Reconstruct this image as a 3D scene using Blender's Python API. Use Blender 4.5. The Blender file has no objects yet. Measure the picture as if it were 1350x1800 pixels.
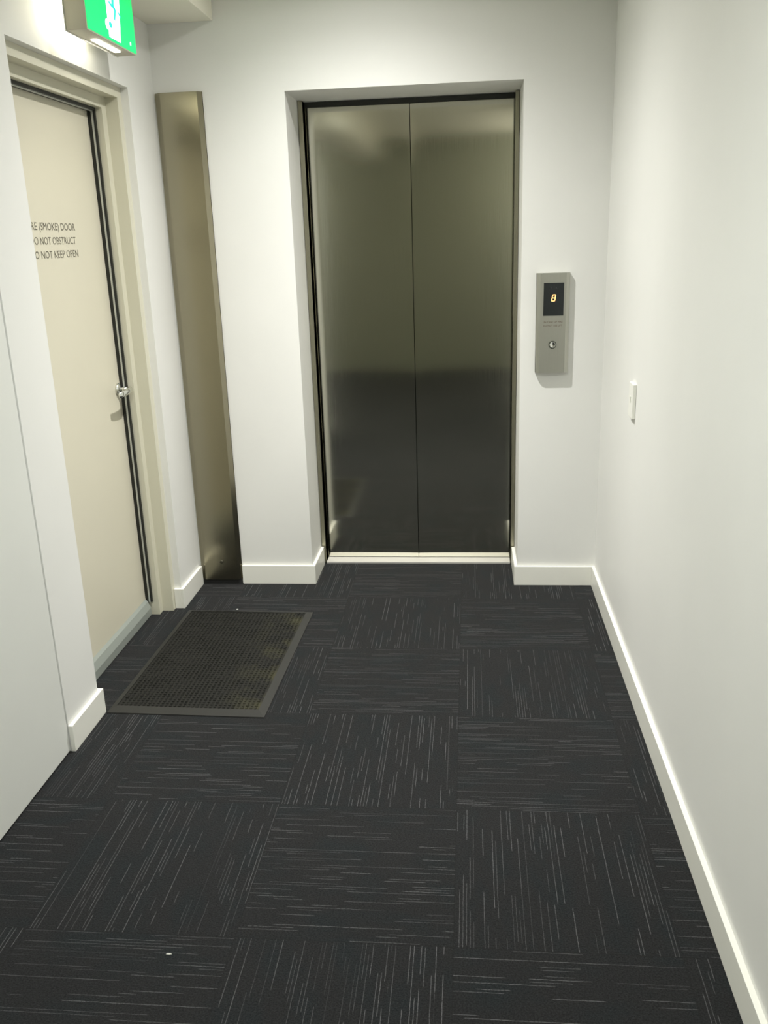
import bpy, bmesh, math, random
from mathutils import Vector, Matrix
random.seed(4)
sc = bpy.context.scene
COL = sc.collection

# ------------------------------------------------------------------ camera
CX, CY, CZ, PITCH, YAW, ROLL, FPX = 0.0399, -3.6027, 1.5202, 0.30028, 0.10184, -0.0330, 1551.3
f = Vector((-math.sin(YAW)*math.cos(PITCH), math.cos(YAW)*math.cos(PITCH), -math.sin(PITCH)))
r = Vector((math.cos(YAW), math.sin(YAW), 0)); u = r.cross(f)
r2 = r*math.cos(ROLL)+u*math.sin(ROLL); u2 = -r*math.sin(ROLL)+u*math.cos(ROLL)
cam = bpy.data.cameras.new('camera'); cam.sensor_fit = 'VERTICAL'; cam.sensor_height = 36
cam.lens = FPX*36/1800; cam.clip_start = 0.02
co = bpy.data.objects.new('camera', cam); COL.objects.link(co)
M = Matrix(((r2.x, u2.x, -f.x, CX), (r2.y, u2.y, -f.y, CY), (r2.z, u2.z, -f.z, CZ), (0, 0, 0, 1)))
co.matrix_world = M; sc.camera = co

# ------------------------------------------------------------------ world, exposure, room lamps and added fill lamps
w = bpy.data.worlds.new('world'); sc.world = w; w.use_nodes = True
w.node_tree.nodes['Background'].inputs[0].default_value = (0.8, 0.85, 0.8, 1)
w.node_tree.nodes['Background'].inputs[1].default_value = 0.02
sc.view_settings.view_transform = 'Standard'; sc.view_settings.look = 'None'
sc.view_settings.gamma = 1; sc.view_settings.use_curve_mapping = False
sc.view_settings.exposure = 0.12
CEIL = 2.60
# (x, y, watts, cone degrees, colour) of the recessed ceiling downlights
DOWNLIGHTS = [(-0.36, -0.56, 225, 172, (1.0, 0.985, 0.95)),
              (-0.38, -2.65, 120, 160, (0.97, 1.0, 0.96))]  # second downlight is added, unseen, to lift the walls nearer the camera
FILL_GLOBES = [(1.35, -5.15), (-2.95, -4.90)]     # added unseen globes behind the camera, brightening the ceiling the doors reflect
FILL_GLOW = 75.0

BEAM = [(0, 1.7), (14, 1.5), (26, 0.80), (38, 0.38), (50, 0.21), (60, 0.09), (70, 0.03), (85, 0.0)]

# ------------------------------------------------------------------ material helpers
def mat(name, col, rough=0.5, metal=0.0, **kw):
    m = bpy.data.materials.new(name); m.use_nodes = True
    b = m.node_tree.nodes['Principled BSDF']
    b.inputs['Base Color'].default_value = (*col, 1); b.inputs['Roughness'].default_value = rough
    b.inputs['Metallic'].default_value = metal
    for k, v in kw.items(): b.inputs[k.replace('_', ' ')].default_value = v
    return m
class NT:
    def __init__(s, m): s.m = m; s.t = m.node_tree; s.b = s.t.nodes['Principled BSDF']
    def n(s, typ, **kw):
        nd = s.t.nodes.new(typ)
        for k, v in kw.items(): setattr(nd, k, v)
        return nd
    def link(s, a, b): s.t.links.new(a, b)
    def put(s, sock, v):
        if isinstance(v, (int, float)): sock.default_value = v
        elif isinstance(v, tuple): sock.default_value = v
        else: s.link(v, sock)
    def math(s, op, a, b=0.0, c=None):
        nd = s.n('ShaderNodeMath', operation=op); s.put(nd.inputs[0], a); s.put(nd.inputs[1], b)
        if c is not None: s.put(nd.inputs[2], c)
        return nd.outputs[0]
    def xyz(s, a, b, c):
        nd = s.n('ShaderNodeCombineXYZ')
        for i, v in enumerate((a, b, c)): s.put(nd.inputs[i], v)
        return nd.outputs[0]
    def pos(s):
        g = s.n('ShaderNodeNewGeometry'); p = s.n('ShaderNodeSeparateXYZ'); s.link(g.outputs['Position'], p.inputs[0])
        return p.outputs, g.outputs['Position']
    def noise(s, vec, scale=5.0, detail=2.0, rough=0.5):
        nd = s.n('ShaderNodeTexNoise'); s.link(vec, nd.inputs['Vector']); nd.inputs['Scale'].default_value = scale
        nd.inputs['Detail'].default_value = detail; nd.inputs['Roughness'].default_value = rough
        return nd.outputs['Fac']
    def mix(s, fac, a, b):
        nd = s.n('ShaderNodeMix', data_type='RGBA'); s.put(nd.inputs[0], fac); s.put(nd.inputs[6], a); s.put(nd.inputs[7], b)
        return nd.outputs[2]
    def ramp(s, v, lo, hi):
        nd = s.n('ShaderNodeMapRange', clamp=True); s.put(nd.inputs[0], v)
        nd.inputs[1].default_value = lo; nd.inputs[2].default_value = hi
        return nd.outputs[0]
    def bump(s, h, strength, dist):
        nd = s.n('ShaderNodeBump'); nd.inputs['Strength'].default_value = strength; nd.inputs['Distance'].default_value = dist
        s.link(h, nd.inputs['Height']); s.link(nd.outputs[0], s.b.inputs['Normal'])

def painted(name, col, rough, amp=0.03, bump=0.15):
    m = mat(name, col, rough); t = NT(m); _, p = t.pos()
    n = t.noise(p, 3.0, 3)
    a = tuple(c*(1-amp) for c in col)+(1,); b = tuple(min(1, c*(1+amp)) for c in col)+(1,)
    t.link(t.mix(n, a, b), t.b.inputs['Base Color'])
    t.bump(t.noise(p, 260.0, 2), bump, 0.0006)
    return m
WALL = painted('wall_paint', (0.80, 0.80, 0.772), 0.55)
CEILM = painted('ceiling_paint', (0.88, 0.855, 0.74), 0.7)
SKIRT = painted('skirting_gloss', (0.87, 0.865, 0.80), 0.35, 0.015, 0.05)
FRAME = painted('frame_gloss', (0.66, 0.64, 0.52), 0.35, 0.015, 0.05)
LEAF = painted('door_paint', (0.68, 0.645, 0.52), 0.38, 0.025, 0.08)
CUPB = painted('cupboard_paint', (0.76, 0.77, 0.735), 0.45)
ENDM = painted('end_wall_paint', (0.21, 0.217, 0.163), 0.6)
BLACK = mat('black_rubber', (0.012, 0.013, 0.01), 0.5)
GAPM = mat('shadow_gap', (0.02, 0.02, 0.02), 0.9)
ALU = mat('aluminium', (0.62, 0.64, 0.62), 0.42, 0.85)
ALUS = mat('aluminium_seal', (0.33, 0.36, 0.33), 0.5, 0.25)
CHROME = mat('satin_chrome', (0.72, 0.73, 0.70), 0.16, 1.0)
GLASSB = mat('display_glass', (0.006, 0.009, 0.010), 0.08)
PLAST = mat('white_plastic', (0.86, 0.86, 0.80), 0.3)
HOUSE = mat('grey_housing', (0.56, 0.54, 0.45), 0.5)
INK = mat('dark_ink', (0.15, 0.14, 0.105), 0.6)
REDINK = mat('etched_red_ink', (0.17, 0.12, 0.085), 0.6)
DIMINK = mat('unlit_segment', (0.03, 0.032, 0.035), 0.4)

def brushed(name, col, rough, aniso, tangent, axis):
    m = mat(name, col, rough, 1.0, Anisotropic=aniso); t = NT(m); o, p = t.pos()
    tv = t.n('ShaderNodeCombineXYZ'); tv.inputs[0].default_value, tv.inputs[1].default_value, tv.inputs[2].default_value = tangent
    t.link(tv.outputs[0], t.b.inputs['Tangent'])
    sv = t.xyz(t.math('MULTIPLY', o[0], 900.0), t.math('MULTIPLY', o[1], 900.0), t.math('MULTIPLY', o[2], 6.0)) if axis == 'z' else \
         t.xyz(t.math('MULTIPLY', o[0], 6.0), t.math('MULTIPLY', o[1], 6.0), t.math('MULTIPLY', o[2], 900.0))
    n = t.noise(sv, 1.0, 2)
    t.link(t.mix(n, tuple(c*.93 for c in col)+(1,), tuple(min(1, c*1.07) for c in col)+(1,)), t.b.inputs['Base Color'])
    t.link(t.math('MULTIPLY_ADD', n, 0.08, rough-0.04), t.b.inputs['Roughness'])
    return m
STEEL = brushed('brushed_steel_doors', (0.70, 0.69, 0.60), 0.095, 0.75, (1, 0, 0), 'z')
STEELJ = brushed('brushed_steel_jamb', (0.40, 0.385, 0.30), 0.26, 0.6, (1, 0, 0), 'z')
STEELC = brushed('brushed_steel_cover', (0.34, 0.315, 0.23), 0.22, 0.6, (1, 0, 0), 'z')
STEELP = brushed('brushed_steel_plate', (0.50, 0.50, 0.45), 0.42, 0.4, (1, 0, 0), 'z')

def emis(name, col, s):
    m = mat(name, (0.5, 0.5, 0.5), 0.4); b = m.node_tree.nodes['Principled BSDF']
    b.inputs['Base Color'].default_value = (*[min(1, c) for c in col], 1)
    b.inputs['Emission Color'].default_value = (*col, 1); b.inputs['Emission Strength'].default_value = s
    return m
EGREEN = emis('sign_green_lit', (0.0, 0.66, 0.15), 0.95)
EWHITE = emis('sign_white_lit', (0.85, 1.0, 0.95), 1.3)
ETEAL = emis('sign_figure_lit', (0.02, 0.55, 0.45), 0.9)
ELENS = emis('lamp_lens_lit', (1.0, 0.97, 0.86), 9.0)
EBACK = emis('rear_diffuser_lit', (1.0, 0.95, 0.76), 13.0)
EORANGE = emis('segment_orange_lit', (1.0, 0.50, 0.17), 1.8)
EFILL = emis('fill_globe_lit', (1.0, 0.98, 0.90), FILL_GLOW)
EDOWN = emis('downlight_lens_lit', (1.0, 0.98, 0.9), 4.0)

# carpet: 500 mm tiles laid quarter turned, dark pile with thin broken pale yarn lines
def carpet():
    m = mat('carpet_tiles', (0.03, 0.03, 0.03), 0.95); t = NT(m); o, p = t.pos()
    X, Y = o[0], o[1]; T = 2.0
    tx = t.math('FLOOR', t.math('MULTIPLY', X, T)); ty = t.math('FLOOR', t.math('MULTIPLY', Y, T))
    par = t.math('FLOORED_MODULO', t.math('ADD', tx, ty), 2.0)          # 1: lines across, 0: lines along the corridor
    def sel(a, b): return t.math('ADD', t.math('MULTIPLY', a, par), t.math('MULTIPLY', b, t.math('SUBTRACT', 1.0, par)))
    U = sel(X, Y); V = sel(Y, X)
    PIT = 0.0083
    vc = t.math('DIVIDE', V, PIT); col = t.math('FLOOR', vc); fr = t.math('SUBTRACT', t.math('FRACT', vc), 0.5)
    tid = t.math('ADD', t.math('MULTIPLY', tx, 7.31), t.math('MULTIPLY', ty, 3.77))
    out = None
    wob = t.math('MULTIPLY', t.math('SUBTRACT', t.noise(t.xyz(t.math('MULTIPLY', U, 60.0), t.math('MULTIPLY', col, 3.7), tid), 1.0, 1), 0.5), 0.22)
    line = t.ramp(t.math('ABSOLUTE', t.math('ADD', fr, wob)), 0.13, 0.06)
    wn = t.n('ShaderNodeTexWhiteNoise', noise_dimensions='2D'); t.link(t.xyz(col, tid, 0.0), wn.inputs['Vector'])
    colr = wn.outputs['Value']
    seg = t.noise(t.xyz(t.math('MULTIPLY', U, 5.5), t.math('MULTIPLY', col, 9.37), tid), 1.0, 0)
    thr = t.math('MULTIPLY_ADD', colr, 0.34, 0.40)
    on = t.ramp(t.math('SUBTRACT', seg, thr), 0.0, 0.012)
    grp = t.ramp(t.noise(t.xyz(t.math('MULTIPLY', U, 2.2), t.math('MULTIPLY', V, 9.0), tid), 1.0, 1), 0.34, 0.55)
    wn2 = t.n('ShaderNodeTexWhiteNoise', noise_dimensions='2D'); t.link(t.xyz(t.math('ADD', col, 33.0), tid, 0.0), wn2.inputs['Vector'])
    inten = t.math('MULTIPLY_ADD', wn2.outputs['Value'], 0.55, 0.45)
    speck = t.noise(t.xyz(t.math('MULTIPLY', U, 260.0), t.math('MULTIPLY', V, 120.0), 0.0), 1.0, 1)
    L = t.math('MULTIPLY', t.math('MULTIPLY', t.math('MULTIPLY', line, on), inten), t.math('MULTIPLY', t.math('MULTIPLY_ADD', grp, 0.65, 0.35), t.ramp(speck, 0.15, 0.55)))
    pile = t.noise(p, 250.0, 3, 0.8)
    tint = t.ramp(t.noise(t.xyz(t.math('MULTIPLY', U, 7.0), t.math('MULTIPLY', V, 14.0), tid), 1.0, 2), 0.45, 0.68)
    base = t.mix(tint, (0.0128, 0.0129, 0.0134, 1), (0.0088, 0.0130, 0.0146, 1))
    base = t.mix(t.ramp(pile, 0.38, 0.62), t.mix(0.55, base, (0.003, 0.003, 0.003, 1)), t.mix(0.34, base, (0.040, 0.041, 0.043, 1)))
    c = t.mix(L, base, (0.122, 0.122, 0.127, 1))
    ex = t.math('ABSOLUTE', t.math('SUBTRACT', t.math('FRACT', t.math('MULTIPLY', X, T)), 0.5))
    ey = t.math('ABSOLUTE', t.math('SUBTRACT', t.math('FRACT', t.math('MULTIPLY', Y, T)), 0.5))
    seam = t.ramp(t.math('MAXIMUM', ex, ey), 0.4955, 0.498)
    c = t.mix(t.math('MULTIPLY', seam, 0.5), c, (0.010, 0.010, 0.010, 1))
    t.link(c, t.b.inputs['Base Color'])
    t.b.inputs['Sheen Weight'].default_value = 0.05; t.b.inputs['Sheen Roughness'].default_value = 0.5
    t.b.inputs['Specular IOR Level'].default_value = 0.15
    t.bump(t.math('ADD', pile, t.math('MULTIPLY', L, 0.4)), 0.6, 0.003)
    return m
CARPET = carpet()
def matrubber():
    m = mat('mat_rubber', (0.05, 0.05, 0.045), 0.6); t = NT(m); o, p = t.pos()
    n = t.noise(p, 9.0, 4, 0.6); edge = t.ramp(o[0], -0.84, -0.67)
    dirt = t.math('MULTIPLY', t.ramp(n, 0.44, 0.66), edge)
    c = t.mix(t.noise(p, 160.0, 2), (0.007, 0.007, 0.006, 1), (0.023, 0.023, 0.020, 1))
    t.link(t.mix(t.math('MULTIPLY', dirt, 0.75), c, (0.065, 0.062, 0.032, 1)), t.b.inputs['Base Color'])
    t.b.inputs['Specular IOR Level'].default_value = 0.2; t.bump(t.noise(p, 500.0, 2), 0.3, 0.001)
    return m
MATR = matrubber()
MATB = mat('mat_border_rubber', (0.016, 0.016, 0.014), 0.55)
MATK = mat('mat_backing', (0.008, 0.008, 0.008), 0.8)

# ------------------------------------------------------------------ geometry helpers
def box(bm, x0, x1, y0, y1, z0, z1, bev=0.0):
    g = bmesh.ops.create_cube(bm, size=1.0)
    bmesh.ops.scale(bm, vec=(x1-x0, y1-y0, z1-z0), verts=g['verts'])
    bmesh.ops.translate(bm, vec=((x0+x1)/2, (y0+y1)/2, (z0+z1)/2), verts=g['verts'])
    if bev:
        es = list({e for v in g['verts'] for e in v.link_edges})
        bmesh.ops.bevel(bm, geom=es, offset=bev, segments=2, affect='EDGES', profile=0.6)
def cyl(bm, p0, p1, r0, r1=None, seg=28, cap=True):
    p0, p1 = Vector(p0), Vector(p1); d = p1-p0
    g = bmesh.ops.create_cone(bm, cap_ends=cap, segments=seg, radius1=r0, radius2=r0 if r1 is None else r1, depth=d.length)
    q = d.to_track_quat('Z', 'Y').to_matrix().to_4x4()
    bmesh.ops.transform(bm, matrix=Matrix.Translation((p0+p1)/2) @ q, verts=g['verts'])
def lathe(bm, prof, org, axis, seg=40):
    """prof: (radius, height along axis)"""
    q = Vector(axis).to_track_quat('Z', 'Y').to_matrix(); org = Vector(org); rings = []
    for rr, h in prof:
        if rr < 1e-6: rings.append([bm.verts.new(org + q @ Vector((0, 0, h)))])
        else: rings.append([bm.verts.new(org + q @ Vector((rr*math.cos(2*math.pi*i/seg), rr*math.sin(2*math.pi*i/seg), h))) for i in range(seg)])
    for a, b in zip(rings, rings[1:]):
        for i in range(seg):
            j = (i+1) % seg
            vs = [a[i % len(a)], a[j % len(a)], b[j % len(b)], b[i % len(b)]]
            vs = list(dict.fromkeys(vs))
            if len(vs) > 2: bm.faces.new(vs)
def prism(bm, poly, fn, a, b):
    """extrude a polygon between a and b; fn(p, q, t) -> xyz"""
    A = [bm.verts.new(fn(p, q, a)) for p, q in poly]; B = [bm.verts.new(fn(p, q, b)) for p, q in poly]
    bm.faces.new(A); bm.faces.new(B[::-1])
    for i in range(len(poly)):
        j = (i+1) % len(poly); bm.faces.new((A[i], A[j], B[j], B[i]))
def new(): return bmesh.new()
def obj(name, bm, m, parent=None, smooth=False):
    bmesh.ops.recalc_face_normals(bm, faces=bm.faces[:])
    me = bpy.data.meshes.new(name); bm.to_mesh(me); bm.free()
    if smooth:
        for p in me.polygons: p.use_smooth = True
    me.materials.append(m)
    o = bpy.data.objects.new(name, me); COL.objects.link(o)
    if parent: o.parent = parent; o.matrix_parent_inverse = parent.matrix_world.inverted()
    return o
def struct(name, bm, m): o = obj(name, bm, m); o['kind'] = 'structure'; return o
def empty(name, loc):
    o = bpy.data.objects.new(name, None); COL.objects.link(o); o.location = loc; o.empty_display_size = 0.05
    o.matrix_world = Matrix.Translation(loc); return o
def thing(name, label, cat, loc):
    o = empty(name, loc); o['label'] = label; o['category'] = cat; return o
def text_mesh(name, lines, m, parent, frame, offset=0.0):
    """lines: (string, u0, u1, v0, cap height); frame(u, v) -> xyz"""
    verts, faces = [], []
    for s, u0, u1, v0, h in lines:
        cu = bpy.data.curves.new('t', 'FONT'); cu.body = s; cu.size = 1.0; cu.offset = offset; cu.resolution_u = 3
        to = bpy.data.objects.new('t', cu); COL.objects.link(to)
        bpy.context.view_layer.update()
        me = bpy.data.meshes.new_from_object(to.evaluated_get(bpy.context.evaluated_depsgraph_get()))
        xs = [v.co.x for v in me.vertices]; x0, x1 = min(xs), max(xs)
        k = len(verts)
        for v in me.vertices: verts.append(frame(u0+(v.co.x-x0)/(x1-x0)*(u1-u0), v0+v.co.y/0.7*h))
        faces += [[k+i for i in p.vertices] for p in me.polygons]
        bpy.data.objects.remove(to); bpy.data.meshes.remove(me); bpy.data.curves.remove(cu)
    me = bpy.data.meshes.new(name); me.from_pydata(verts, [], faces); me.materials.append(m)
    o = bpy.data.objects.new(name, me); COL.objects.link(o); o.parent = parent
    o.matrix_parent_inverse = parent.matrix_world.inverted(); return o

# ------------------------------------------------------------------ room shell
XL, XR, YB, YE, YL, YW = -1.218, 0.594, 0.173, -4.25, -6.05, -2.75
OX0, OX1, OZ = -0.686, 0.251, 2.09           # lift opening
DY0, DY1, DZ = -1.030, -0.118, 2.084         # fire door opening in the left wall
SY0, SY1 = -2.20, -1.260                     # cupboard door in the left wall
bm = new(); box(bm, -3.7, 3.2, YL-0.2, 0.75, -0.08, 0.0); struct('floor', bm, CARPET)
bm = new(); box(bm, -3.7, 3.2, YL-0.2, 0.75, CEIL, CEIL+0.1)
struct('ceiling', bm, CEILM)
bm = new(); box(bm, XL, -0.953, YL, YB, 2.352, CEIL, 0.002); struct('trim_1', bm, CEILM)
bm = new()
box(bm, -1.45, OX0, YB, 0.70, 0, CEIL); box(bm, OX1, 0.80, YB, 0.70, 0, CEIL); box(bm, OX0, OX1, YB, 0.70, OZ, CEIL)
box(bm, OX0, OX1, 0.62, 0.70, 0, OZ)
struct('wall_back', bm, WALL)
bm = new(); box(bm, XR, 0.80, YE, YB, 0, CEIL); struct('wall_right', bm, WALL)
bm = new()
box(bm, -1.45, XL, DY1, YB, 0, CEIL); box(bm, -1.45, XL, DY0, DY1, DZ, CEIL)
box(bm, -1.45, XL, SY1, DY0, 0, CEIL); box(bm, -1.45, XL, SY0, SY1, 2.10, CEIL); box(bm, -1.45, XL, YW, SY0, 0, CEIL)
struct('wall_left', bm, WALL)
bm = new(); box(bm, -3.6, 3.1, YL-0.15, YL, 0, CEIL); struct('wall_front', bm, ENDM)
bm = new(); box(bm, -3.6, -3.45, YL, YW+0.15, 0, CEIL); box(bm, -3.45, -1.45, YW, YW+0.15, 0, CEIL); struct('wall_lobby_left', bm, ENDM)
bm = new(); box(bm, 2.95, 3.1, YL, YE+0.15, 0, CEIL); box(bm, 0.80, 2.95, YE, YE+0.15, 0, CEIL); struct('wall_lobby_right', bm, ENDM)

# skirting boards
def skirt(bm, x0, x1, y0, y1): box(bm, x0, x1, y0, y1, 0.0, 0.09, 0.0012)
TB = 0.014
bm = new(); skirt(bm, XR-TB, XR, YE, YB); struct('baseboard_right', bm, SKIRT)
bm = new()
skirt(bm, -1.016, OX0+TB, YB-TB, YB); skirt(bm, OX0, OX0+TB, YB, 0.425)
skirt(bm, OX1-TB, XR-TB, YB-TB, YB); skirt(bm, OX1-TB, OX1, YB, 0.425)
struct('baseboard_back', bm, SKIRT)
bm = new()
skirt(bm, XL, XL+TB, DY1-TB, YB-0.02); skirt(bm, -1.246, XL, DY1-TB, DY1)
skirt(bm, XL, XL+TB, SY1-0.002, DY0+TB); skirt(bm, -1.246, XL, DY0, DY0+TB)
skirt(bm, XL, XL+TB, YW, SY0)
struct('baseboard_left', bm, SKIRT)

# ------------------------------------------------------------------ fire door in the left wall
d1 = empty('door_1', (-1.35, -0.57, 0)); d1['kind'] = 'structure'
# one stepped profile mitred round the opening: (x, inset from the opening's edge)
prof = [(-1.45, 0.0), (-1.247, 0.0), (-1.247, 0.040), (-1.295, 0.040), (-1.295, 0.080), (-1.375, 0.080), (-1.375, 0.05), (-1.45, 0.05)]
bm = new(); rows = []
for x, q in prof:
    qz = q*0.93
    rows.append([bm.verts.new(c) for c in ((x, DY0+q, 0.0), (x, DY0+q, DZ-qz), (x, DY1-q, DZ-qz), (x, DY1-q, 0.0))])
for i in range(len(rows)):
    A, B = rows[i], rows[(i+1) % len(rows)]
    for k in range(3): bm.faces.new((A[k], A[k+1], B[k+1], B[k]))
bm.faces.new([r_[0] for r_ in rows]); bm.faces.new([r_[3] for r_ in rows][::-1])
obj('door_frame', bm, FRAME, d1)
LX = -1.348
bm = new(); box(bm, LX-0.045, LX, DY0+0.087, DY1-0.088, 0.012, 2.006, 0.002); leaf = obj('door_leaf', bm, LEAF, d1)
# perimeter seal: rubber, aluminium carrier, rubber
def seal(lay, m):
    bm = new(); a, b, th = lay
    yf = DY1-0.080; yn = DY0+0.080; zt = DZ-0.0744
    box(bm, a, b, yf-th, yf, 0.0 if m is ALU else 0.062, zt); box(bm, a, b, yn, yn+th, 0.062, zt); box(bm, a, b, yn+th, yf-th, zt-th, zt)
    return bm
obj('rubber_seal', seal((-1.326, -1.319, 0.010), BLACK), BLACK, d1)
obj('seal_carrier', seal((-1.333, -1.3262, 0.013), None), ALU, d1)
obj('rubber_seal', seal((LX+0.0005, -1.3332, 0.011), BLACK), BLACK, d1)
bm = new()
prism(bm, [(LX+0.0006, 0.004), (-1.328, 0.004), (-1.328, 0.036), (LX+0.010, 0.064), (LX+0.0006, 0.075)], lambda p, q, t: (p, t, q), DY0+0.098, DY1-0.090)
obj('bottom_seal', bm, ALUS, d1)
# lever handle
HY, HZ = -0.232, 0.982
bm = new(); lathe(bm, [(0, 0.0005), (0.026, 0.0005), (0.026, 0.006), (0.023, 0.010), (0.0, 0.010)], (LX, HY, HZ), (1, 0, 0))
hd = obj('door_handle', bm, CHROME, leaf, True)
bm = new(); cyl(bm, (LX+0.009, HY, HZ), (LX+0.040, HY, HZ), 0.0105, 0.010)
pts = [(0.040, 0.004, 0), (0.052, -0.004, 0), (0.057, -0.020, 0), (0.057, -0.050, -0.001), (0.055, -0.085, -0.003), (0.050, -0.115, -0.006)]
rad = [(0.010, 0.010), (0.010, 0.012), (0.008, 0.013), (0.0065, 0.013), (0.006, 0.012), (0.005, 0.010)]
rings = []
for i, (p, rr) in enumerate(zip(pts, rad)):
    a = Vector(pts[max(0, i-1)]); b = Vector(pts[min(len(pts)-1, i+1)]); d = (b-a).normalized()
    zz = Vector((0, 0, 1)); nn = d.cross(zz).normalized(); c = Vector((LX, HY, HZ))+Vector(p)
    rings.append([bm.verts.new(c + nn*rr[0]*math.cos(k*math.pi/8) + zz*rr[1]*math.sin(k*math.pi/8)) for k in range(16)])
for a, b in zip(rings, rings[1:]):
    for k in range(16): bm.faces.new((a[k], a[(k+1) % 16], b[(k+1) % 16], b[k]))
bm.faces.new(rings[0]); bm.faces.new(rings[-1][::-1])
lv = obj('lever', bm, CHROME, leaf, True); lv['label'] = 'chrome lever'
text_mesh('lettering', [('FIRE (SMOKE) DOOR', -0.795, -0.440, 1.582, 0.024), ('DO NOT OBSTRUCT', -0.785, -0.447, 1.5365, 0.024),
                        ('DO NOT KEEP OPEN', -0.795, -0.440, 1.4925, 0.024)], INK, leaf, lambda a, b: (LX+0.0006, a, b))

# flush cupboard door beside it
d2 = empty('door_2', (XL, (SY0+SY1)/2, 0)); d2['kind'] = 'structure'
bm = new(); box(bm, XL-0.030, XL-0.003, SY0+0.003, SY1-0.0035, 0.006, 2.097, 0.001); obj('door_leaf', bm, CUPB, d2)
bm = new(); box(bm, XL-0.060, XL-0.032, SY0, SY1, 0.0, 2.10); obj('door_lining', bm, GAPM, d2)

# ------------------------------------------------------------------ lift entrance
lift = thing('elevator', 'brushed stainless steel two-panel elevator door recessed in the white end wall', 'elevator', (-0.2175, 0.5, 0))
JX0, JX1 = OX0+0.002, OX1-0.002
DYP = 0.500
def panel(x0, x1, inner):
    bm = new(); N = 40; th = 0.04; rows = [0.012, 0.3, 0.7, 1.1, 1.5, 1.9, 2.085]
    grid = []
    for z in rows:
        row = []
        for i in range(N+1):
            s = i/N; s = 1-(1-s)**1.6
            x = x0+(x1-x0)*s if inner > 0 else x1-(x1-x0)*s
            y = DYP+0.0022*(s**6)*(z-1.0)
            row.append(bm.verts.new((x, y, z)))
        grid.append(row)
    for a, b in zip(grid, grid[1:]):
        for i in range(N): bm.faces.new((a[i], a[i+1], b[i+1], b[i]))
    xs = (x0, x1) if inner > 0 else (x1, x0)
    back = [[bm.verts.new((xs[0], DYP+th, z)), bm.verts.new((xs[1], DYP+th, z))] for z in (rows[0], rows[-1])]
    front = grid; grid = [[bm.verts.new(v.co) for v in g] for g in grid]
    L = [g[0] for g in grid]; R = [g[-1] for g in grid]
    bm.faces.new([back[0][0]]+L+[back[1][0]]); bm.faces.new([back[0][1], back[1][1]]+R[::-1])
    bm.faces.new(grid[0][::-1]+[back[0][0], back[0][1]]); bm.faces.new(grid[-1]+[back[1][1], back[1][0]])
    bm.faces.new([back[0][0], back[1][0], back[1][1], back[0][1]])
    o = obj('door_panel', bm, STEEL, lift)
    for p in o.data.polygons: p.use_smooth = p.index < (len(rows)-1)*N
    return o
CXL = -0.2125
panel(-0.675, CXL-0.0015, 1); panel(CXL+0.0015, 0.242, -1)
for x0, x1 in ((JX0, -0.664), (0.2315, JX1)):
    bm = new(); box(bm, x0, x1, 0.432, DYP-0.005, 0.0, OZ-0.002, 0.0015); obj('jamb', bm, STEELJ, lift)
bm = new(); box(bm, -0.664, 0.2315, DYP-0.010, DYP-0.004, 2.068, OZ-0.002); hh = obj('head_seal', bm, BLACK, lift); hh['label'] = 'dark strip above the doors'
bm = new(); box(bm, -0.664, 0.2315, 0.432, DYP+0.045, 0.0, 0.009, 0.001)
sill = obj('sill', bm, mat('sill_aluminium', (0.80, 0.78, 0.74), 0.5, 0.55), lift); sill['label'] = 'pale aluminium sill'
bm = new(); box(bm, JX0, JX1, 0.56, 0.60, 0.0, OZ-0.002); obj('shaft_backing', bm, GAPM, lift)

# ------------------------------------------------------------------ stainless cover strip in the corner
cv = thing('metal_cover_panel', 'tall narrow brushed stainless steel cover panel in the corner left of the elevator', 'panel', (-1.115, YB, 0))
poly = [(-1.2125, YB-0.001), (-1.2125, 0.168), (-1.188, 0.151), (-1.036, 0.151), (-1.0185, 0.166), (-1.0185, YB-0.001)]
bm = new(); prism(bm, poly, lambda p, q, t: (p, q, t), 0.024, 2.102); obj('cover', bm, STEELC, cv)
bm = new(); box(bm, -1.205, -1.022, 0.160, YB-0.001, 0.0, 0.026); obj('base_gap', bm, GAPM, cv)
bm = new(); lathe(bm, [(0, 0), (0.0085, 0), (0.0085, 0.003), (0.006, 0.0045), (0.004, 0.0045), (0.004, 0.002), (0, 0.002)], (-1.108, 0.1511, 0.112), (0, -1, 0), 24)
obj('screw', bm, mat('dark_screw', (0.15, 0.14, 0.11), 0.35, 1.0), cv)

# ------------------------------------------------------------------ lift call station
cp = thing('elevator_call_panel', 'brushed steel elevator call panel with a lit orange floor number and one round button', 'control panel', (0.380, YB, 1.164))
PF = 0.143
poly = [(0.313, YB-0.0005), (0.313, 0.153), (0.318, 0.147), (0.328, PF), (0.432, PF), (0.442, 0.147), (0.447, 0.153), (0.447, YB-0.0005)]
bm = new(); prism(bm, poly, lambda p, q, t: (p, q, t), 0.962, 1.366); obj('plate', bm, STEELP, cp)
bm = new(); box(bm, 0.341, 0.4225, PF-0.0015, PF+0.001, 1.196, 1.327, 0.0005); dsp = obj('display', bm, GLASSB, cp)
def seg_shape(bm, cx, cz, length, wdt, vert, y, slant=0.16):
    h = wdt/2; l = length/2
    pts = [(-l, 0), (-l+h, h), (l-h, h), (l, 0), (l-h, -h), (-l+h, -h)]
    if vert: pts = [(q, p) for p, q in pts]
    P = [(cx+p+slant*(cz+q-1.267), cz+q) for p, q in pts]
    prism(bm, P, lambda p, q, t: (p, t, q), y, y+0.0006)
bm = new(); W, H2, S = 0.0125, 0.0125, 0.0037
for cz in (1.267-H2, 1.267, 1.267+H2): seg_shape(bm, 0.3815, cz, W+0.001, S, False, PF-0.0022)
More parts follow.
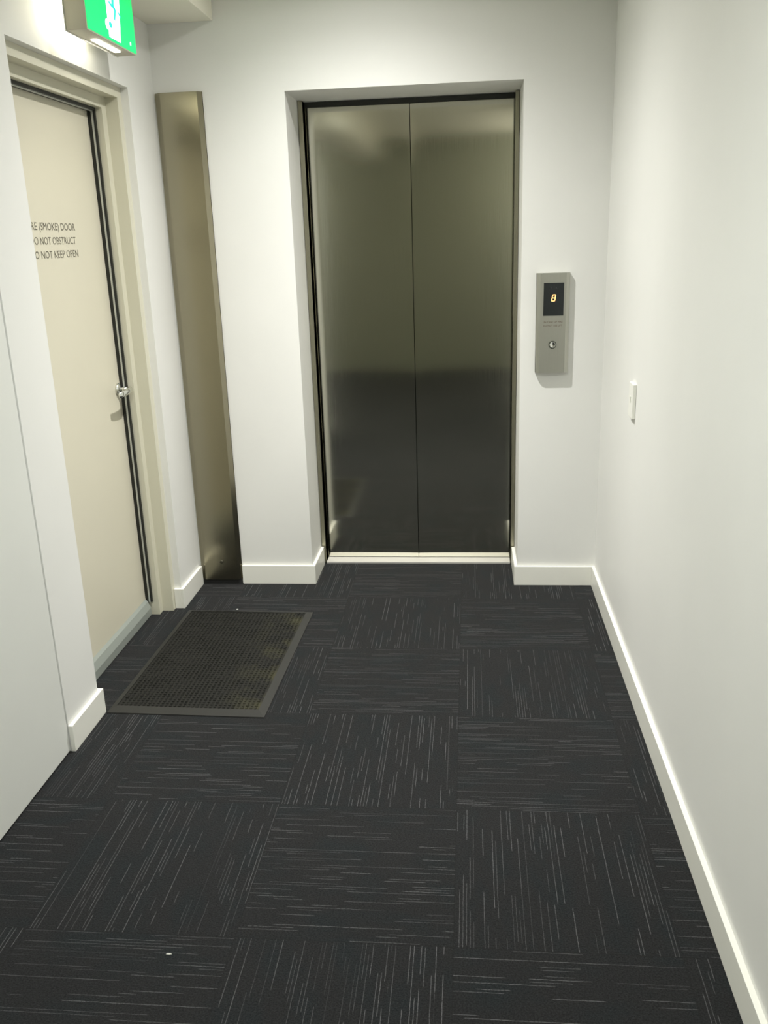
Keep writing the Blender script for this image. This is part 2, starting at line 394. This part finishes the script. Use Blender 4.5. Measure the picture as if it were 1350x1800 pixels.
for sx in (-1, 1):
    for sz in (-1, 1): seg_shape(bm, 0.3815+sx*W/2, 1.267+sz*H2/2, H2+0.001, S, True, PF-0.0022)
dg = obj('floor_digit', bm, EORANGE, dsp); dg['label'] = 'glowing orange figure 8'
bm = new()
for cx, s in ((0.371, -1), (0.391, 1)):
    prism(bm, [(cx-0.005, 1.308-0.004*s), (cx+0.005, 1.308-0.004*s), (cx, 1.308+0.004*s)], lambda p, q, t: (p, t, q), PF-0.0021, PF-0.0016)
obj('direction_arrows', bm, DIMINK, dsp)
text_mesh('engraving', [('IN CASE OF FIRE', 0.344, 0.420, 1.168, 0.0062), ('DO NOT USE LIFT', 0.342, 0.419, 1.153, 0.0066)], REDINK, cp, lambda a, b: (a, PF-0.0004, b), 0.012)
bm = new(); lathe(bm, [(0.0125, 0), (0.0162, 0), (0.0162, 0.002), (0.0125, 0.002), (0.0125, 0)], (0.3815, PF, 1.078), (0, -1, 0))
bt = obj('button_ring', bm, mat('dark_chrome', (0.12, 0.13, 0.11), 0.3, 1.0), cp)
bm = new(); lathe(bm, [(0.0, 0.0010), (0.006, 0.0014), (0.0105, 0.0034), (0.0122, 0.0036), (0.0122, 0.0)], (0.3815, PF, 1.078), (0, -1, 0))
obj('call_button', bm, CHROME, bt, True)

# ------------------------------------------------------------------ light switch
sw = thing('light_switch', 'small white light switch plate on the right wall', 'light switch', (XR, -0.570, 0.970))
bm = new(); box(bm, XR-0.012, XR-0.0003, -0.607, -0.533, 0.912, 1.029, 0.0025); obj('switch_plate', bm, PLAST, sw)
bm = new(); prism(bm, [(XR-0.0118, 0.962), (XR-0.0118, 0.985), (XR-0.0155, 0.984), (XR-0.0128, 0.962)], lambda p, q, t: (p, t, q), -0.576, -0.564)
obj('rocker', bm, PLAST, sw)

# ------------------------------------------------------------------ exit sign
ex = thing('exit_sign', 'lit green running man exit sign above the fire door', 'exit sign', (XL, -0.525, 2.25))
EX0, EX1, EY0, EY1, EZ0, EZ1 = -1.168, -1.102, -0.730, -0.318, 2.150, 2.338
bm = new(); box(bm, EX0, EX1, EY0, EY1, EZ0, EZ1, 0.002); obj('housing', bm, HOUSE, ex)
bm = new(); box(bm, EX0-0.003, EX0-0.0002, EY0-0.003, EY1+0.003, EZ0-0.003, EZ1+0.003, 0.001); bp = obj('back_plate', bm, PLAST, ex)
bm = new(); box(bm, XL+0.0005, EX0-0.0032, -0.60, -0.45, 2.20, 2.30, 0.002); obj('wall_bracket', bm, PLAST, ex)
bm = new(); box(bm, EX0-0.0045, EX0-0.0031, EY0+0.012, -0.606, EZ0+0.012, EZ1-0.012); box(bm, EX0-0.0045, EX0-0.0031, -0.606, -0.50, EZ0+0.012, EZ0+0.045)
obj('rear_diffuser', bm, EBACK, ex)
bm = new(); box(bm, EX1+0.0002, EX1+0.002, EY0+0.003, EY1-0.002, EZ0+0.004, EZ1-0.004); fc = obj('sign_face', bm, EGREEN, ex); fc['label'] = 'glowing green face'
def flat(polys, y_m, name, m, parent):
    bm = new()
    for P in polys: prism(bm, P, lambda p, q, t: (t, p, q), EX1+y_m, EX1+y_m+0.0003)
    return obj(name, bm, m, parent)
def disc(cy, cz, rr, n=14, sx=1.0): return [(cy+rr*sx*math.cos(k*2*math.pi/n), cz+rr*math.sin(k*2*math.pi/n)) for k in range(n)]
def stroke(a, b, w0):
    a, b = Vector(a), Vector(b); d = (b-a).normalized(); n = Vector((-d.y, d.x))*w0/2
    return [tuple(a-n), tuple(b-n), tuple(b+n), tuple(a+n)]
wd = flat([[(-0.560, 2.162), (-0.462, 2.162), (-0.435, 2.320), (-0.560, 2.320)]], 0.0021, 'pictogram_door', EWHITE, fc)
wd2 = flat([disc(-0.566, 2.197, 0.016), stroke((-0.556, 2.197), (-0.63, 2.236), 0.013)[::1]][:1], 0.0021, 'pictogram_foot', EWHITE, fc)
man = [disc(-0.482, 2.303, 0.011), stroke((-0.497, 2.290), (-0.505, 2.256), 0.020), stroke((-0.505, 2.262), (-0.484, 2.252), 0.012),
       stroke((-0.484, 2.256), (-0.500, 2.222), 0.012), stroke((-0.510, 2.258), (-0.535, 2.268), 0.008)]
flat([stroke((-0.458, 2.252), (-0.443, 2.240), 0.009)], 0.0026, 'pictogram_hand', ETEAL, fc)
flat([disc(-0.540, 2.200, 0.009, 14, 1.6)], 0.0026, 'pictogram_shoe', ETEAL, fc)
flat(man, 0.0026, 'pictogram_figure', ETEAL, fc)
flat([disc(-0.372, 2.176, 0.006)], 0.0024, 'approval_mark', EWHITE, fc)
bm = new(); box(bm, -1.148, -1.128, -0.595, -0.400, EZ0-0.0035, EZ0-0.0002, 0.001); ln = obj('downlight_lens', bm, ELENS, ex); ln['label'] = 'white lit lens'

# ------------------------------------------------------------------ door mat
mt = thing('door_mat', 'dark rubber mat with raised nubs on the carpet before the cream fire door', 'doormat', (-0.911, -0.598, 0))
ang = math.radians(-1.25); CXM, CYM, HW, HL = -0.9135, -0.598, 0.275, 0.434
ca, sa = math.cos(ang), math.sin(ang)
def rot(x, y, z): return (CXM+x*ca-y*sa, CYM+x*sa+y*ca, z)
bm = new(); BW = 0.030; BWL = 0.018; BWF = 0.014; BN = 0.044; z1 = 0.0065
out = [(-HW, -HL), (HW, -HL), (HW, HL), (-HW, HL)]; inn = [(-HW+BWL, -HL+BN), (HW-BW, -HL+BN), (HW-BW, HL-BWF), (-HW+BWL, HL-BWF)]
O0 = [bm.verts.new(rot(x, y, 0.0012)) for x, y in out]; O1 = [bm.verts.new(rot(x, y, 0.0035)) for x, y in out]
I1 = [bm.verts.new(rot(x, y, z1)) for x, y in inn]; I0 = [bm.verts.new(rot(x, y, 0.0012)) for x, y in inn]
for i in range(4):
    j = (i+1) % 4
    bm.faces.new((O0[i], O0[j], O1[j], O1[i])); bm.faces.new((O1[i], O1[j], I1[j], I1[i])); bm.faces.new((I1[i], I1[j], I0[j], I0[i])); bm.faces.new((I0[i], I0[j], O0[j], O0[i]))
obj('border', bm, MATB, mt)
bm = new()
v = [bm.verts.new(rot(x, y, z)) for z in (0.0012, 0.0036) for x, y in inn]
bm.faces.new(v[:4]); bm.faces.new(v[4:][::-1])
for i in range(4): bm.faces.new((v[i], v[(i+1) % 4], v[4+(i+1) % 4], v[4+i]))
PT = 0.0158; nx = int((2*HW-BW-BWL)/PT); ny = int((2*HL-BWF-BN)/PT)
x00 = -HW+BWL+((2*HW-BW-BWL)-nx*PT)/2+PT/2; y00 = -HL+BN+((2*HL-BWF-BN)-ny*PT)/2+PT/2
for i in range(nx):
    for j in range(ny):
        cx, cy = x00+i*PT, y00+j*PT; a = 0.0050+random.uniform(-.0008, .0006); t = a-0.0018; zt = 0.0070+random.uniform(-.001, .0006)
        if (i+j) % 2: ax, ay = a, a*0.8
        else: ax, ay = a*0.8, a
        lo = [bm.verts.new(rot(cx+sx*ax, cy+sy*ay, 0.0034)) for sx, sy in ((-1, -1), (1, -1), (1, 1), (-1, 1))]
        hi = [bm.verts.new(rot(cx+sx*(ax-.0014), cy+sy*(ay-.0014), zt)) for sx, sy in ((-1, -1), (1, -1), (1, 1), (-1, 1))]
        bm.faces.new(hi)
        for k in range(4): bm.faces.new((lo[k], lo[(k+1) % 4], hi[(k+1) % 4], hi[k]))
obj('nub_field', bm, MATR, mt)
bm = new()
v = [bm.verts.new(rot(x*1.004, y*1.004, z)) for z in (0.0002, 0.0013) for x, y in out]
bm.faces.new(v[:4]); bm.faces.new(v[4:][::-1])
for i in range(4): bm.faces.new((v[i], v[(i+1) % 4], v[4+(i+1) % 4], v[4+i]))
obj('backing', bm, MATK, mt)

# ------------------------------------------------------------------ two tiny flecks dropped on the carpet
LINT = mat('pale_lint', (0.75, 0.74, 0.68), 0.9)
for cx, cy, sx, sy, lab in ((-0.968, -0.141, 0.0050, 0.0040, 'tiny white fleck on the carpet at the far edge of the mat'),
                            (-0.636, -2.059, 0.0060, 0.0018, 'tiny pale thread on the carpet in the left foreground')):
    bm = new(); g = bmesh.ops.create_icosphere(bm, subdivisions=2, radius=1.0)
    for v in g['verts']:
        k = 1+random.uniform(-.3, .3); v.co = Vector((v.co.x*sx*k, v.co.y*sy*k, v.co.z*0.0016*k))
    z0 = min(v.co.z for v in bm.verts)
    bmesh.ops.translate(bm, vec=(0, 0, -z0), verts=bm.verts[:])
    o = obj('lint_fleck', bm, LINT); o.location = (cx, cy, 0.0); o['label'] = lab; o['category'] = 'lint'

# ------------------------------------------------------------------ recessed ceiling downlights
def beam_profile(ld, prof):
    """photometric curve of the reflector: (degrees off axis, relative intensity)"""
    ld.use_nodes = True; nt = ld.node_tree; em = nt.nodes['Emission']
    g = nt.nodes.new('ShaderNodeNewGeometry'); sp = nt.nodes.new('ShaderNodeSeparateXYZ'); nt.links.new(g.outputs['Incoming'], sp.inputs[0])
    ab = nt.nodes.new('ShaderNodeMath'); ab.operation = 'ABSOLUTE'; nt.links.new(sp.outputs[2], ab.inputs[0])
    ac = nt.nodes.new('ShaderNodeMath'); ac.operation = 'ARCCOSINE'; nt.links.new(ab.outputs[0], ac.inputs[0])
    mr = nt.nodes.new('ShaderNodeMath'); mr.operation = 'DIVIDE'; nt.links.new(ac.outputs[0], mr.inputs[0]); mr.inputs[1].default_value = math.pi/2
    rp = nt.nodes.new('ShaderNodeValToRGB'); rp.color_ramp.interpolation = 'B_SPLINE'; nt.links.new(mr.outputs[0], rp.inputs[0])
    e = rp.color_ramp.elements
    while len(e) < len(prof): e.new(0.5)
    for k, (a, v) in enumerate(prof): e[k].position = a/90; e[k].color = (v, v, v, 1)
    nt.links.new(rp.outputs[0], em.inputs['Strength'])
WHERE = ['in front of the elevator', 'added out of view halfway along the corridor']
for t_i, ((x, y, pw, cone, colr), wh) in enumerate(zip(DOWNLIGHTS, WHERE)):
    t = thing('ceiling_downlight', 'round white recessed ceiling downlight '+wh, 'ceiling light', (x, y, CEIL)); t['group'] = 'ceiling downlights'
    bm = new(); lathe(bm, [(0.038, 0.0), (0.050, 0.0), (0.050, 0.004), (0.040, 0.007), (0.038, 0.0)], (x, y, CEIL), (0, 0, -1)); obj('trim_ring', bm, PLAST, t, True)
    bm = new(); lathe(bm, [(0.0, 0.0005), (0.037, 0.0005), (0.037, 0.0015), (0.0, 0.0015)], (x, y, CEIL), (0, 0, -1)); obj('lens', bm, EDOWN, t)
    ld = bpy.data.lights.new('lamp', 'SPOT'); ld.energy = pw; ld.color = colr; ld.shadow_soft_size = 0.018
    ld.spot_size = math.radians(cone); ld.spot_blend = 1.0 if t_i else 0.25
    if t_i == 0: beam_profile(ld, BEAM)
    lo = bpy.data.objects.new('lamp', ld); COL.objects.link(lo); lo.location = (0, 0, -0.022); lo.parent = t

for (x, y), side in zip(FILL_GLOBES, ('right', 'left')):  # globe pendants added out of view to light the lobby ceiling
    t = thing('fill_pendant', 'added unseen globe pendant brightening the ceiling in the %s half of the lobby' % side, 'pendant light', (x, y, CEIL)); t['group'] = 'added lobby fill globes'
    bm = new(); lathe(bm, [(0.0, 0.0005), (0.055, 0.0005), (0.055, 0.012), (0.048, 0.020), (0.0, 0.020)], (x, y, CEIL), (0, 0, -1)); obj('ceiling_rose', bm, PLAST, t, True)
    bm = new(); cyl(bm, (x, y, CEIL-0.0205), (x, y, 2.225), 0.006); obj('stem', bm, CHROME, t, True)
    R0 = 0.13; bm = new(); lathe(bm, [(R0*math.sin(math.pi*k/18), -R0*math.cos(math.pi*k/18)) for k in range(19)], (x, y, 2.095), (0, 0, 1)); obj('fill_globe', bm, EFILL, t, True)
